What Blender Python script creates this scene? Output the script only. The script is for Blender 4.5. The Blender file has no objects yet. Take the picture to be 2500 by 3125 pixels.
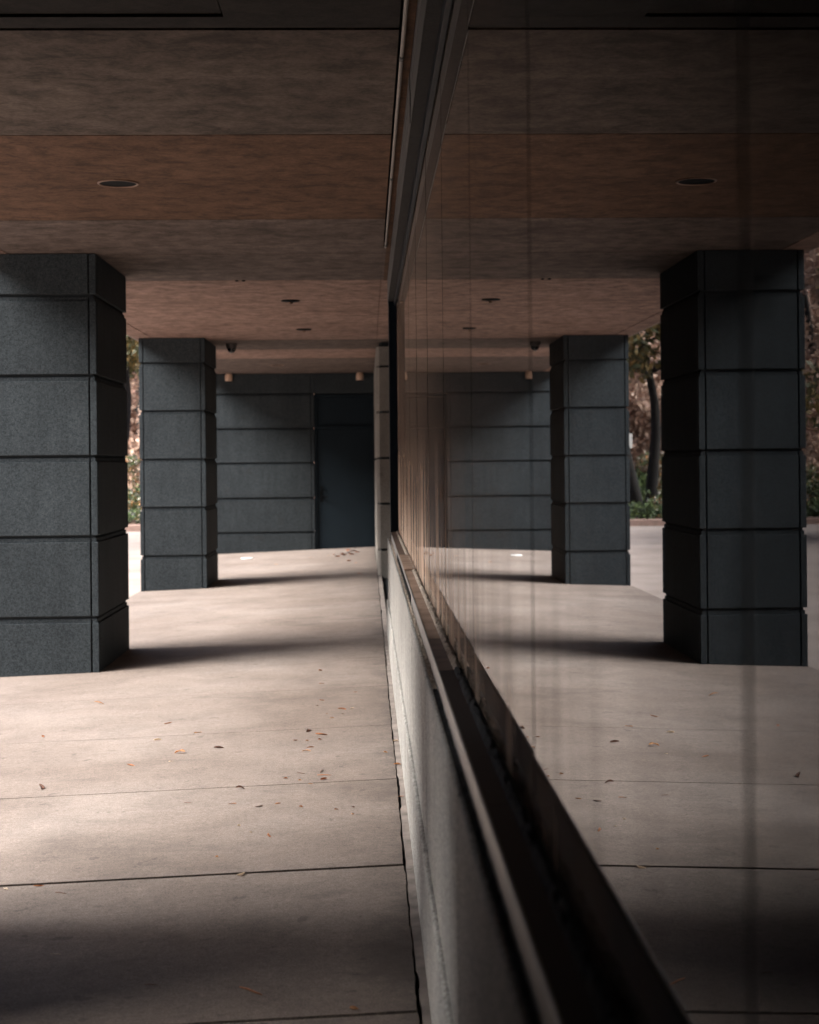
import bpy, bmesh, math, random
from mathutils import Vector, Matrix, noise
random.seed(11)
S = bpy.context.scene
C = S.collection
R = math.radians

# ---------------------------------------------------------------- camera
cam_d = bpy.data.cameras.new("camera")
cam = bpy.data.objects.new("camera", cam_d)
C.objects.link(cam)
cam_d.sensor_fit = 'VERTICAL'
cam_d.sensor_height = 36.0
cam_d.sensor_width = 28.8
cam_d.lens = 4600 / 3125 * 36
cam_d.shift_y = -149.7 / 3125
cam_d.clip_start = 0.05
cam_d.clip_end = 2000
ZC = 1.477
YAW = math.atan(129 / 4600)
M = Matrix.Rotation(-YAW, 4, 'Z') @ Matrix.Rotation(R(90), 4, 'X') @ Matrix.Rotation(-0.0095, 4, 'Z')
M.translation = (0, 0, ZC)
cam.matrix_world = M
cam_d.dof.use_dof = True
cam_d.dof.focus_distance = 6.8
cam_d.dof.aperture_fstop = 4.0
S.camera = cam

# ---------------------------------------------------------------- world, sun, exposure
SUN_EL, SUN_AZ = 44.0, 257.0          # azimuth clockwise from +Y: light comes from -X
W = bpy.data.worlds.new("World")
S.world = W
W.use_nodes = True
nt = W.node_tree
bg = nt.nodes['Background']
sky = nt.nodes.new('ShaderNodeTexSky')
sky.sky_type = 'NISHITA'
sky.sun_disc = False
sky.sun_elevation = R(SUN_EL)
sky.sun_rotation = R(SUN_AZ)
sky.air_density = 0.7
sky.ozone_density = 0.2
sky.dust_density = 7.0
nt.links.new(sky.outputs[0], bg.inputs[0])
bg.inputs[1].default_value = 0.05
sun_d = bpy.data.lights.new("sun", 'SUN')
sun = bpy.data.objects.new("sun", sun_d)
C.objects.link(sun)
sun_d.energy = 1.5
sun_d.angle = R(38)
sun_d.color = (0.95, 0.98, 1.0)
az = R(SUN_AZ)
sdir = Vector((math.sin(az) * math.cos(R(SUN_EL)), math.cos(az) * math.cos(R(SUN_EL)), math.sin(R(SUN_EL))))
sun.rotation_euler = (-sdir).to_track_quat('-Z', 'Y').to_euler()
sun.location = (-20, 8, 20)
S.view_settings.view_transform = 'Standard'
S.view_settings.look = 'None'
S.view_settings.exposure = 3.18
S.view_settings.gamma = 1.0
S.render.engine = 'CYCLES'
S.cycles.use_denoising = True
S.cycles.max_bounces = 10
S.cycles.glossy_bounces = 6
S.cycles.diffuse_bounces = 6

# ---------------------------------------------------------------- helpers
def tag(o, label=None, cat=None, group=None, kind=None):
    if label: o['label'] = label
    if cat: o['category'] = cat
    if group: o['group'] = group
    if kind: o['kind'] = kind
    return o

def empty(name, loc=(0, 0, 0), rz=0):
    o = bpy.data.objects.new(name, None)
    C.objects.link(o)
    o.location = loc
    o.rotation_euler[2] = rz
    o.empty_display_size = 0.1
    return o

def link(name, bm, mat, parent=None, loc=None, smooth=False, bevel=0, seg=2):
    me = bpy.data.meshes.new(name)
    bmesh.ops.recalc_face_normals(bm, faces=bm.faces[:])
    bm.to_mesh(me)
    bm.free()
    for m in (mat if isinstance(mat, (list, tuple)) else [mat]):
        me.materials.append(m)
    if smooth:
        for p in me.polygons: p.use_smooth = True
    o = bpy.data.objects.new(name, me)
    C.objects.link(o)
    if parent: o.parent = parent
    if loc: o.location = loc
    if bevel:
        b = o.modifiers.new("bevel", 'BEVEL')
        b.width = bevel; b.segments = seg; b.limit_method = 'ANGLE'; b.angle_limit = R(40)
    return o

def box(bm, x0, x1, y0, y1, z0, z1, mi=0, tilt=None):
    vs = []
    for z in (z0, z1):
        for x, y in ((x0, y0), (x1, y0), (x1, y1), (x0, y1)):
            vs.append(bm.verts.new((x, y, z + (tilt(x) if tilt else 0))))
    for f in ((0, 3, 2, 1), (4, 5, 6, 7), (0, 1, 5, 4), (1, 2, 6, 5), (2, 3, 7, 6), (3, 0, 4, 7)):
        bm.faces.new([vs[i] for i in f]).material_index = mi

def prism(bm, pts, z0, z1, mi=0):
    a = [bm.verts.new((x, y, z0)) for x, y in pts]
    b = [bm.verts.new((x, y, z1)) for x, y in pts]
    n = len(pts)
    bm.faces.new(a[::-1]).material_index = mi
    bm.faces.new(b).material_index = mi
    for i in range(n):
        bm.faces.new((a[i], a[(i + 1) % n], b[(i + 1) % n], b[i])).material_index = mi

def yprism(bm, pts, y0, y1, mi=0):
    """profile in x,z swept along y"""
    a = [bm.verts.new((x, y0, z)) for x, z in pts]
    b = [bm.verts.new((x, y1, z)) for x, z in pts]
    n = len(pts)
    bm.faces.new(a).material_index = mi
    bm.faces.new(b[::-1]).material_index = mi
    for i in range(n):
        bm.faces.new((a[i], b[i], b[(i + 1) % n], a[(i + 1) % n])).material_index = mi

def lathe(bm, prof, n=32, cx=0, cy=0, mi=0):
    rings = []
    for r, z in prof:
        rings.append([bm.verts.new((cx + r * math.cos(2 * math.pi * i / n), cy + r * math.sin(2 * math.pi * i / n), z)) for i in range(n)])
    for a, b in zip(rings, rings[1:]):
        for i in range(n):
            bm.faces.new((a[i], a[(i + 1) % n], b[(i + 1) % n], b[i])).material_index = mi
    if prof[0][0] > 1e-6: pass
    return rings

def tube(bm, pts, radii, n=8, cap=True):
    rings = []
    for i, p in enumerate(pts):
        p = Vector(p)
        d = (Vector(pts[min(i + 1, len(pts) - 1)]) - Vector(pts[max(i - 1, 0)])).normalized()
        u = d.orthogonal().normalized() if abs(d.z) > 0.9 else d.cross(Vector((0, 0, 1))).normalized()
        v = d.cross(u).normalized()
        r = radii[i] if isinstance(radii, (list, tuple)) else radii
        rings.append([bm.verts.new(p + u * r * math.cos(2 * math.pi * k / n) + v * r * math.sin(2 * math.pi * k / n)) for k in range(n)])
    for a, b in zip(rings, rings[1:]):
        for k in range(n):
            bm.faces.new((a[k], a[(k + 1) % n], b[(k + 1) % n], b[k]))
    if cap:
        bm.faces.new(rings[0][::-1]); bm.faces.new(rings[-1])

# ---------------------------------------------------------------- materials
class G:
    def __init__(s, name):
        s.m = bpy.data.materials.new(name); s.m.use_nodes = True
        s.t = s.m.node_tree; s.n = s.t.nodes; s.l = s.t.links
        s.b = s.n['Principled BSDF']
        s.geo = s.n.new('ShaderNodeNewGeometry')
        s.pos = s.geo.outputs['Position']
    def set(s, **k):
        for a, v in k.items():
            s.b.inputs[a.replace('_', ' ')].default_value = v
    def scaled(s, v):
        m = s.n.new('ShaderNodeVectorMath'); m.operation = 'MULTIPLY'
        s.l.new(s.pos, m.inputs[0]); m.inputs[1].default_value = v
        return m.outputs[0]
    def noise(s, scale, detail=4, rough=.55, vec=None, dist=0):
        x = s.n.new('ShaderNodeTexNoise')
        x.inputs['Scale'].default_value = scale; x.inputs['Detail'].default_value = detail
        x.inputs['Roughness'].default_value = rough; x.inputs['Distortion'].default_value = dist
        s.l.new(vec if vec is not None else s.pos, x.inputs['Vector'])
        return x.outputs['Fac']
    def ramp(s, fac, stops):
        r = s.n.new('ShaderNodeValToRGB')
        e = r.color_ramp.elements
        while len(e) < len(stops): e.new(.5)
        for el, (p, c) in zip(e, stops):
            el.position = p
            el.color = (c, c, c, 1) if isinstance(c, (int, float)) else (*c, 1)
        s.l.new(fac, r.inputs[0])
        return r.outputs[0]
    def mix(s, fac, a, b, mode='MIX'):
        m = s.n.new('ShaderNodeMix'); m.data_type = 'RGBA'; m.blend_type = mode
        for sock, v in ((m.inputs['Factor'], fac), (m.inputs['A'], a), (m.inputs['B'], b)):
            if hasattr(v, 'is_output'): s.l.new(v, sock)
            elif isinstance(v, (int, float)): sock.default_value = v if sock.type == 'VALUE' else (v, v, v, 1)
            else: sock.default_value = (*v, 1)
        return m.outputs['Result']
    def math(s, op, a, b=0.0, clamp=False):
        m = s.n.new('ShaderNodeMath'); m.operation = op; m.use_clamp = clamp
        for i, v in enumerate((a, b)):
            if hasattr(v, 'is_output'): s.l.new(v, m.inputs[i])
            else: m.inputs[i].default_value = v
        return m.outputs[0]
    def color(s, sock): s.l.new(sock, s.b.inputs['Base Color'])
    def rough(s, sock): s.l.new(sock, s.b.inputs['Roughness'])
    def bump(s, h, strength=.3, dist=.01):
        b = s.n.new('ShaderNodeBump'); b.inputs['Strength'].default_value = strength; b.inputs['Distance'].default_value = dist
        s.l.new(h, b.inputs['Height']); s.l.new(b.outputs[0], s.b.inputs['Normal'])

def mat_granite(name, dark, light, speck=150):
    g = G(name)
    n1 = g.noise(speck, 2, .7)
    n2 = g.noise(58, 4, .65)
    n3 = g.noise(2.2, 4, .6)
    c = g.ramp(n1, [(.36, dark), (.62, light)])
    c = g.mix(g.ramp(n2, [(.38, 0.0), (.62, 1.0)]), g.mix(.30, c, dark), g.mix(.22, c, tuple(v * 1.5 for v in light)))
    c = g.mix(.30, c, g.ramp(n3, [(.3, .25), (.7, .95)]), 'MULTIPLY')
    # rain streaks
    st = g.noise(1, 5, .6, g.scaled((9, 9, .9)))
    c = g.mix(.22, c, g.ramp(st, [(.35, .3), (.6, 1.0)]), 'MULTIPLY')
    # a few blotches
    v = g.noise(3.1, 2, .4, g.scaled((1, 1.3, 1)))
    c = g.mix(g.ramp(v, [(.70, 0.0), (.74, .25)]), c, (.03, .03, .03))
    sp = g.n.new('ShaderNodeSeparateXYZ'); g.l.new(g.pos, sp.inputs[0])
    cz = g.math('FLOOR', g.math('ADD', g.math('MULTIPLY', sp.outputs[2], 1 / .6075), .44))
    cy = g.math('FLOOR', g.math('MULTIPLY', sp.outputs[1], .2))
    wn = g.n.new('ShaderNodeTexWhiteNoise'); wn.noise_dimensions = '2D'
    cv = g.n.new('ShaderNodeCombineXYZ'); g.l.new(cz, cv.inputs[0]); g.l.new(cy, cv.inputs[1]); g.l.new(cv.outputs[0], wn.inputs['Vector'])
    c = g.mix(1.0, c, g.ramp(wn.outputs['Value'], [(0.0, .78), (1.0, 1.0)]), 'MULTIPLY')
    g.color(c)
    g.set(Roughness=.75)
    g.b.inputs['Specular IOR Level'].default_value = .12
    g.bump(n1, .12, .002)
    return g.m

M_gran = mat_granite("granite_blue_grey", (.009, .0130, .0158), (.068, .080, .087))
M_granp = mat_granite("granite_pale", (.15, .142, .13), (.74, .71, .66), 170)
M_granq = mat_granite("granite_warm_grey", (.14, .13, .115), (.36, .335, .30), 240)
M_granl = mat_granite("granite_lintel", (.012, .0115, .011), (.045, .042, .040), 260)

def mat_plain(name, col, rough=.5, metal=0, var=0.25, sc=6):
    g = G(name)
    n = g.noise(sc, 5, .6)
    g.color(g.mix(1.0, col, g.ramp(n, [(.3, 1 - var), (.7, 1.0)]), 'MULTIPLY'))
    g.set(Roughness=rough, Metallic=metal)
    g.bump(g.noise(sc * 30, 2), .08, .002)
    return g.m

M_mortar = mat_plain("dark_joint", (.02, .021, .022), .9)
M_void = mat_plain("dark_core", (.03, .035, .038), .9)
M_frame = mat_plain("dark_blue_metal", (.006, .010, .016), .4, .0, .2)
M_alum = mat_plain("brushed_aluminium", (.42, .41, .39), .45, .55, .3, 20)
M_sealbead = mat_plain("black_gasket", (.006, .006, .007), .6)
M_can = mat_plain("black_can", (.006, .007, .008), .7)
for _m in (M_can, M_sealbead, M_frame, M_mortar, M_void): _m.node_tree.nodes["Principled BSDF"].inputs["Specular IOR Level"].default_value = .08
M_pipe = mat_plain("painted_conduit", (.26, .23, .20), .5, 0, .3, 30)
M_trimp = mat_plain("weathered_metal_trim", (.085, .085, .083), .6, .1, .35, 25)
M_white = mat_plain("white_paint", (.75, .74, .71), .5)
M_ring = mat_plain("bronze_ring", (.20, .115, .075), .45, .2)
M_door = mat_plain("dark_blue_door_paint", (.009, .016, .022), .7, 0, .2, 3)
M_door.node_tree.nodes["Principled BSDF"].inputs["Specular IOR Level"].default_value = .15
M_room = mat_plain("dim_interior_paint", (.02, .019, .018), .8)
M_camw = mat_plain("grey_plastic", (.12, .10, .09), .5)
M_lamp = mat_plain("beige_lamp_body", (.62, .42, .30), .5)

def dome_mat():
    g = G("smoked_dome"); g.set(Base_Color=(.006, .007, .008, 1), Roughness=.08); return g.m
M_dome = dome_mat()

def mat_floor():
    g = G("walkway_concrete")
    big = g.noise(.6, 5, .6, dist=.4)
    mid = g.noise(2.4, 6, .62, dist=.6)
    blot = g.noise(7.5, 6, .68, dist=.3)
    fine = g.noise(38, 5, .7)
    grain = g.noise(300, 2, .8)
    agg = g.noise(150, 3, .75)
    broom = g.noise(1, 4, .6, g.scaled((9.0, 110, 9)))
    c = g.ramp(big, [(.28, (.25, .195, .163)), (.55, (.325, .264, .228)), (.75, (.385, .325, .288))])
    c = g.mix(.42, c, g.ramp(mid, [(.32, .58), (.58, 1.0)]), 'MULTIPLY')
    c = g.mix(.20, c, g.ramp(blot, [(.32, .55), (.58, 1.0)]), 'MULTIPLY')
    c = g.mix(.22, c, g.ramp(broom, [(.3, .55), (.62, 1.0)]), 'MULTIPLY')
    c = g.mix(.52, c, g.ramp(fine, [(.3, .5), (.65, 1.0)]), 'MULTIPLY')
    c = g.mix(.70, c, g.ramp(agg, [(.30, .32), (.62, 1.0)]), 'MULTIPLY')
    c = g.mix(.45, c, g.ramp(grain, [(.3, .35), (.7, 1.0)]), 'MULTIPLY')
    # oily smears, spots and stains
    sm = g.noise(1, 5, .62, g.scaled((1.1, 2.2, 1)), 1.4)
    c = g.mix(g.ramp(sm, [(.58, 0.0), (.74, .5)]), c, (.085, .07, .062))
    sp = g.noise(11, 2, .45)
    c = g.mix(g.ramp(sp, [(.705, 0.0), (.735, .5)]), c, (.07, .058, .05))
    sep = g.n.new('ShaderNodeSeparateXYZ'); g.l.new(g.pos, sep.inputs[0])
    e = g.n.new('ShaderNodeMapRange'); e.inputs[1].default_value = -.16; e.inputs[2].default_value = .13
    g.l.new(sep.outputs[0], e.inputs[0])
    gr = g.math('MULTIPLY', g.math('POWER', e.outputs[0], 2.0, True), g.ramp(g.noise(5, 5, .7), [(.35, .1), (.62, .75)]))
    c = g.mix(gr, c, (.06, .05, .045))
    for (sx, sy, sr, amt) in ((.08, 4.55, .20, .62), (-.36, 4.86, .12, .30), (-1.25, 6.15, .20, .28), (-1.0, 5.9, .2, .15)):
        dv = g.n.new('ShaderNodeVectorMath'); dv.operation = 'SUBTRACT'; g.l.new(g.pos, dv.inputs[0]); dv.inputs[1].default_value = (sx, sy, 0)
        sv = g.n.new('ShaderNodeVectorMath'); sv.operation = 'MULTIPLY'; g.l.new(dv.outputs[0], sv.inputs[0]); sv.inputs[1].default_value = (1, .55, 0)
        ln = g.n.new('ShaderNodeVectorMath'); ln.operation = 'LENGTH'; g.l.new(sv.outputs[0], ln.inputs[0])
        dd = g.math('ADD', g.math('DIVIDE', ln.outputs['Value'], sr), g.math('MULTIPLY', g.math('SUBTRACT', g.noise(9, 6, .75), .5), 1.6))
        c = g.mix(g.ramp(dd, [(.25, amt), (1.0, 0.0)]), c, (.055, .045, .04))
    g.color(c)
    g.set(Roughness=.82)
    g.b.inputs['Specular IOR Level'].default_value = .25
    h = g.math('ADD', g.math('MULTIPLY', fine, .6), g.math('ADD', g.math('MULTIPLY', agg, .5), g.math('MULTIPLY', grain, .4)))
    g.bump(h, .35, .005)
    return g.m
M_floor = mat_floor()

def mat_ceiling(name, a, b):
    g = G(name)
    big = g.noise(1.3, 6, .65, dist=.5)
    mid = g.noise(6.5, 6, .7, dist=.4)
    pores = g.noise(46, 4, .7)
    grain = g.noise(170, 3, .7)
    c = g.ramp(big, [(.3, a), (.7, b)])
    c = g.mix(.85, c, g.ramp(mid, [(.36, .42), (.60, 1.05)]), 'MULTIPLY')
    d = g.noise(1, 6, .72, g.scaled((3.0, 5.2, 1)), .5)
    c = g.mix(g.ramp(d, [(.52, 0.0), (.66, .62)]), c, tuple(v * .35 for v in a))
    c = g.mix(.45, c, g.ramp(pores, [(.34, .35), (.58, 1.0)]), 'MULTIPLY')
    c = g.mix(.40, c, g.ramp(grain, [(.3, .4), (.7, 1.0)]), 'MULTIPLY')
    g.color(c)
    g.set(Roughness=.9)
    g.b.inputs['Specular IOR Level'].default_value = .2
    g.bump(g.math('ADD', mid, g.math('MULTIPLY', g.math('ADD', grain, pores), .5)), .35, .005)
    return g.m
M_ceilA = mat_ceiling("soffit_concrete_grey_brown", (.092, .068, .054), (.182, .142, .116))
M_ceilB = mat_ceiling("soffit_concrete_rust_brown", (.118, .062, .036), (.185, .104, .064))
M_ceilC = mat_ceiling("soffit_concrete_pink_brown", (.30, .19, .148), (.42, .28, .225))
M_ceilE = mat_ceiling("soffit_concrete_mid_brown", (.125, .092, .076), (.20, .15, .127))
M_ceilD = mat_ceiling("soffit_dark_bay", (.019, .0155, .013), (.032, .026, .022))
M_brownband = mat_ceiling("lintel_brown_paint", (.10, .05, .025), (.15, .08, .045))

def mat_sill():
    g = G("brown_sill_stone")
    n = g.noise(6, 6, .65); f = g.noise(120, 3, .7)
    c = g.ramp(n, [(.3, (.26, .165, .115)), (.7, (.50, .34, .25))])
    c = g.mix(.4, c, g.ramp(f, [(.3, .4), (.6, 1.0)]), 'MULTIPLY')
    g.color(c); g.set(Roughness=.7); g.bump(f, .2, .003)
    return g.m
M_sill = mat_sill()

def mat_seal():
    g = G("rough_sealant")
    n = g.noise(24, 5, .7); v = g.noise(90, 4, .7)
    c = g.ramp(n, [(.3, (.34, .26, .20)), (.65, (.74, .63, .52))])
    c = g.mix(g.ramp(v, [(.58, 0.0), (.66, .9)]), c, (.03, .02, .015))
    g.color(c); g.set(Roughness=.9)
    g.bump(g.math('ADD', n, v), 1.0, .01)
    return g.m
M_seal = mat_seal()

def mat_glass():
    m = bpy.data.materials.new("tinted_window_glass"); m.use_nodes = True
    t = m.node_tree; n = t.nodes; l = t.links
    n.remove(n['Principled BSDF'])
    out = n['Material Output']
    geo = n.new('ShaderNodeNewGeometry')
    dt = n.new('ShaderNodeVectorMath'); dt.operation = 'DOT_PRODUCT'
    l.new(geo.outputs['Normal'], dt.inputs[0]); l.new(geo.outputs['Incoming'], dt.inputs[1])
    ab = n.new('ShaderNodeMath'); ab.operation = 'ABSOLUTE'; l.new(dt.outputs['Value'], ab.inputs[0])
    fr = n.new('ShaderNodeValToRGB')                      # reflectance of the coated pane against the cosine of the angle
    el = fr.color_ramp.elements
    for p, v in ((0.0, .95), (.06, .84), (.12, .68), (.16, .52), (.20, .32), (.26, .16), (.32, .10), (.5, .06), (1.0, .045)):
        e = el[0] if p == 0 else (el[-1] if p == 1 else el.new(p))
        e.position = p; e.color = (v, v, v, 1)
    l.new(ab.outputs[0], fr.inputs[0])
    gl = n.new('ShaderNodeBsdfGlossy'); gl.inputs['Roughness'].default_value = 0.0
    gl.inputs['Color'].default_value = (.93, .95, .97, 1)
    tr = n.new('ShaderNodeBsdfTransparent'); tr.inputs[0].default_value = (.16, .19, .22, 1)
    mx = n.new('ShaderNodeMixShader')
    l.new(fr.outputs[0], mx.inputs[0]); l.new(tr.outputs[0], mx.inputs[1]); l.new(gl.outputs[0], mx.inputs[2])
    # dusty run-off streaks, thicker towards the sill
    sc = n.new('ShaderNodeVectorMath'); sc.operation = 'MULTIPLY'; sc.inputs[1].default_value = (0, 5.5, .35)
    l.new(geo.outputs['Position'], sc.inputs[0])
    no = n.new('ShaderNodeTexNoise'); no.inputs['Scale'].default_value = 1; no.inputs['Detail'].default_value = 6
    l.new(sc.outputs[0], no.inputs['Vector'])
    rp = n.new('ShaderNodeValToRGB'); rp.color_ramp.elements[0].position = .38; rp.color_ramp.elements[1].position = .78
    l.new(no.outputs['Fac'], rp.inputs[0])
    sep = n.new('ShaderNodeSeparateXYZ'); l.new(geo.outputs['Position'], sep.inputs[0])
    mr = n.new('ShaderNodeMapRange'); mr.inputs[1].default_value = 1.65; mr.inputs[2].default_value = .8
    mr.inputs[3].default_value = .0; mr.inputs[4].default_value = .16
    l.new(sep.outputs[2], mr.inputs[0])
    mu = n.new('ShaderNodeMath'); mu.operation = 'MULTIPLY'; l.new(rp.outputs[0], mu.inputs[0]); l.new(mr.outputs[0], mu.inputs[1])
    mxx = n.new('ShaderNodeMath'); mxx.operation = 'MAXIMUM'; l.new(ab.outputs[0], mxx.inputs[0]); mxx.inputs[1].default_value = .02
    tau = n.new('ShaderNodeMath'); tau.operation = 'MULTIPLY_ADD'; l.new(mu.outputs[0], tau.inputs[0]); tau.inputs[1].default_value = .36; tau.inputs[2].default_value = .0042
    ad = n.new('ShaderNodeMath'); ad.operation = 'DIVIDE'; ad.use_clamp = True; l.new(tau.outputs[0], ad.inputs[0]); l.new(mxx.outputs[0], ad.inputs[1])
    df = n.new('ShaderNodeBsdfDiffuse'); df.inputs[0].default_value = (.66, .50, .39, 1)
    m2 = n.new('ShaderNodeMixShader')
    l.new(ad.outputs[0], m2.inputs[0]); l.new(mx.outputs[0], m2.inputs[1]); l.new(df.outputs[0], m2.inputs[2])
    l.new(m2.outputs[0], out.inputs[0])
    return m
M_glass = mat_glass()

def mat_pave():
    g = G("pink_grey_paving")
    n = g.noise(.8, 6, .65); f = g.noise(60, 4, .7)
    c = g.ramp(n, [(.3, (.22, .175, .152)), (.7, (.34, .285, .255))])
    c = g.mix(.35, c, g.ramp(f, [(.3, .5), (.6, 1.0)]), 'MULTIPLY')
    g.color(c); g.set(Roughness=.85); g.bump(f, .3, .01); return g.m
M_pave = mat_pave()
M_road = mat_plain("pale_road", (.36, .35, .34), .85, 0, .3, 2)
M_curb = mat_plain("pink_curb_stone", (.40, .27, .22), .85, 0, .3, 8)
M_soil = mat_plain("red_brown_mulch", (.13, .065, .04), .95, 0, .6, 18)
M_bark = mat_plain("dark_bark", (.013, .010, .008), .95, 0, .8, 9)
M_upper = mat_plain("upper_concrete", (.33, .27, .235), .85, 0, .3, 2)

def mat_leaf(name, a, b, sc=9):
    g = G(name)
    n = g.noise(sc, 4, .7)
    g.color(g.ramp(n, [(.3, a), (.7, b)]))
    g.set(Roughness=.6)
    return g.m

# ---------------------------------------------------------------- setting: floor, outdoor ground
SL, XW = 0.036, 0.156
tilt = lambda x: SL * (x - XW)
ceil_z = 3.082
X_OUT = -2.88
JY = [4.06, 5.547, 7.06, 8.52, 10.02, 11.51, 13.0, 14.49, 15.98, 17.47, 18.96, 20.45, 21.94, 23.43, 24.92, 26.45]
ys = [-8.0, -6.4, -4.9, -3.4, -1.9, -.4, 1.1, 2.57] + JY + [27.6]

def wavy_slab(bm, x0, x1, y0, y1, g0, g1, amp, amp1):
    """a concrete slab whose broken right-hand edge wanders a little"""
    nx, ny = 26, 44
    top = {}
    for j in range(ny + 1):
        for i in range(nx + 1):
            x = x0 + (x1 - x0) * i / nx; y = y0 + g0 + (y1 - g1 - y0 - g0) * j / ny
            if i == nx: x += (noise.noise((0.3, y * 4.0, 1)) * .6 + noise.noise((0.3, y * 21, 4)) * .4 + noise.noise((0.3, y * 60, 4)) * .25) * .009
            if j == 0: y += noise.noise((x * 6, y0, 3)) * amp
            if j == ny: y += noise.noise((x * 6, y1, 8)) * amp1
            top[i, j] = bm.verts.new((x, y, tilt(x)))
    for j in range(ny):
        for i in range(nx):
            bm.faces.new((top[i, j], top[i + 1, j], top[i + 1, j + 1], top[i, j + 1]))
    loop = [top[i, 0] for i in range(nx + 1)] + [top[nx, j] for j in range(1, ny + 1)] + [top[i, ny] for i in range(nx - 1, -1, -1)] + [top[0, j] for j in range(ny - 1, 0, -1)]
    low = [bm.verts.new((v.co.x, v.co.y, v.co.z - .05)) for v in loop]
    k = len(loop)
    for i in range(k):
        bm.faces.new((loop[i], low[i], low[(i + 1) % k], loop[(i + 1) % k]))

bm = bmesh.new()
gap = {5.547: .0135, 4.06: .010, 7.06: .0055, 8.52: .0025, 10.02: .002}
for a, b in zip(ys, ys[1:]):
    ga, gb = gap.get(a, .0025), gap.get(b, .0025)
    wavy_slab(bm, X_OUT, .121, a, b, ga, gb, .003 if a != 8.52 else .002, .003)
walk = link("walkway", bm, M_floor, smooth=False)
tag(walk, kind='structure')
bm = bmesh.new()
box(bm, X_OUT, .30, -8, 27.6, -.30, -.045, tilt=tilt)
tag(link("walkway_base", bm, M_mortar), kind='structure')
bm = bmesh.new()
for a, b in ((-8, 2.0), (2.0, 5.5), (5.5, 8.9), (8.9, 10.9), (10.9, 27.6)):
    n_ = max(8, int((b - a) * 30))
    prev = None
    for k in range(n_ + 1):
        y = a + .002 + (b - a - .004) * k / n_
        x0 = .1275 + noise.noise((1.7, y * 9, 2)) * .006 + (.006 if noise.noise((4, y * 1.1, 9)) > .2 else 0)
        cur = [bm.verts.new((x0, y, -.006)), bm.verts.new((.175, y, -.004)), bm.verts.new((x0, y, -.05))]
        if prev:
            bm.faces.new((prev[0], prev[1], cur[1], cur[0])); bm.faces.new((prev[2], prev[0], cur[0], cur[2]))
        prev = cur
M_strip = mat_plain("grimy_edge_strip", (.26, .22, .195), .9, 0, .6, 9)
tag(link("walkway_edge", bm, M_strip), kind='structure')

# outdoor ground: one big sheet, with road and bed laid on it
bm = bmesh.new()
GZ = -.135
vs = [bm.verts.new(p) for p in ((-900, -900, GZ), (900, -900, GZ), (900, 900, GZ), (-900, 900, GZ))]
bm.faces.new(vs)
tag(link("ground", bm, M_pave), kind='structure')
bm = bmesh.new()
vs = [bm.verts.new(p) for p in ((-200, 46.5, GZ + .006), (60, 46.5, GZ + .006), (60, 54.5, GZ + .006), (-200, 54.5, GZ + .006))]
bm.faces.new(vs)
tag(link("road", bm, M_road), kind='structure')

# ---------------------------------------------------------------- ceiling
CJ = [-8, -1.2, 2.3, 5.57, 7.36, 9.9, 11.53, 13.19, 16.27, 19.5, 21.15, 22.9, 27.2]
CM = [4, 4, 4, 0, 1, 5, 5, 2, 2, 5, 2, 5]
X_C = .133
bm = bmesh.new()
for i, (a, b) in enumerate(zip(CJ, CJ[1:])):
    ga = .016 if a == 5.57 else .0075
    gb = .016 if b == 5.57 else .0075
    if b == 5.57:       # bay with a sunk access panel
        box(bm, -2.69, X_C, 5.42, b - gb, ceil_z, ceil_z + .12, CM[i])
        box(bm, -.50, X_C, a + ga, 5.42 - .001, ceil_z, ceil_z + .12, CM[i])
        box(bm, -2.69, -.507, a + ga, 5.412, ceil_z + .010, ceil_z + .12, CM[i])
    else:
        box(bm, -2.69, X_C, a + ga, b - gb, ceil_z, ceil_z + .12, CM[i])
    if b > 11.2: box(bm, X_C + .001, .1565, max(a, 11.16) + ga, min(b - gb, 13.205), ceil_z + .001, ceil_z + .12, CM[i]) if a < 13 else None
    if b > 13.2 and a > 13: box(bm, X_C + .002, .345, max(a, 13.21) + ga, b - gb, ceil_z + .004, ceil_z + .12, CM[i])
    box(bm, -2.92, -2.70, a + ga, b - gb, ceil_z - .002, ceil_z + .12, 2)
box(bm, -2.92, .29, -8, 27.2, ceil_z + .125, ceil_z + .4, 3)
tag(link("ceiling", bm, [M_ceilA, M_ceilB, M_ceilC, M_mortar, M_ceilD, M_ceilE]), kind='structure')
bm = bmesh.new()
box(bm, -2.94, 9, -8.2, 27.9, ceil_z + .41, ceil_z + 5.0)
box(bm, -2.94, -2.922, -8.2, 27.9, ceil_z - .002, ceil_z + .405)
tag(link("upper_facade", bm, M_upper), "pale concrete storey resting on top of the covered walkway", "building")

# ---------------------------------------------------------------- granite columns
def notched(x0, x1, y0, y1, c=.047, w=.013, d=.022):
    pts = []
    def side(p, q):
        p = Vector(p); q = Vector(q); t = (q - p).normalized(); nn = Vector((-t.y, t.x)); L = (q - p).length
        out = [p]
        for s in (c, L - c - w):
            out += [p + t * s, p + t * s + nn * d, p + t * (s + w) + nn * d, p + t * (s + w)]
        return out
    for p, q in (((x0, y0), (x1, y0)), ((x1, y0), (x1, y1)), ((x1, y1), (x0, y1)), ((x0, y1), (x0, y0))):
        pts += side(p, q)
    return [(v.x, v.y) for v in pts]

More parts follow.
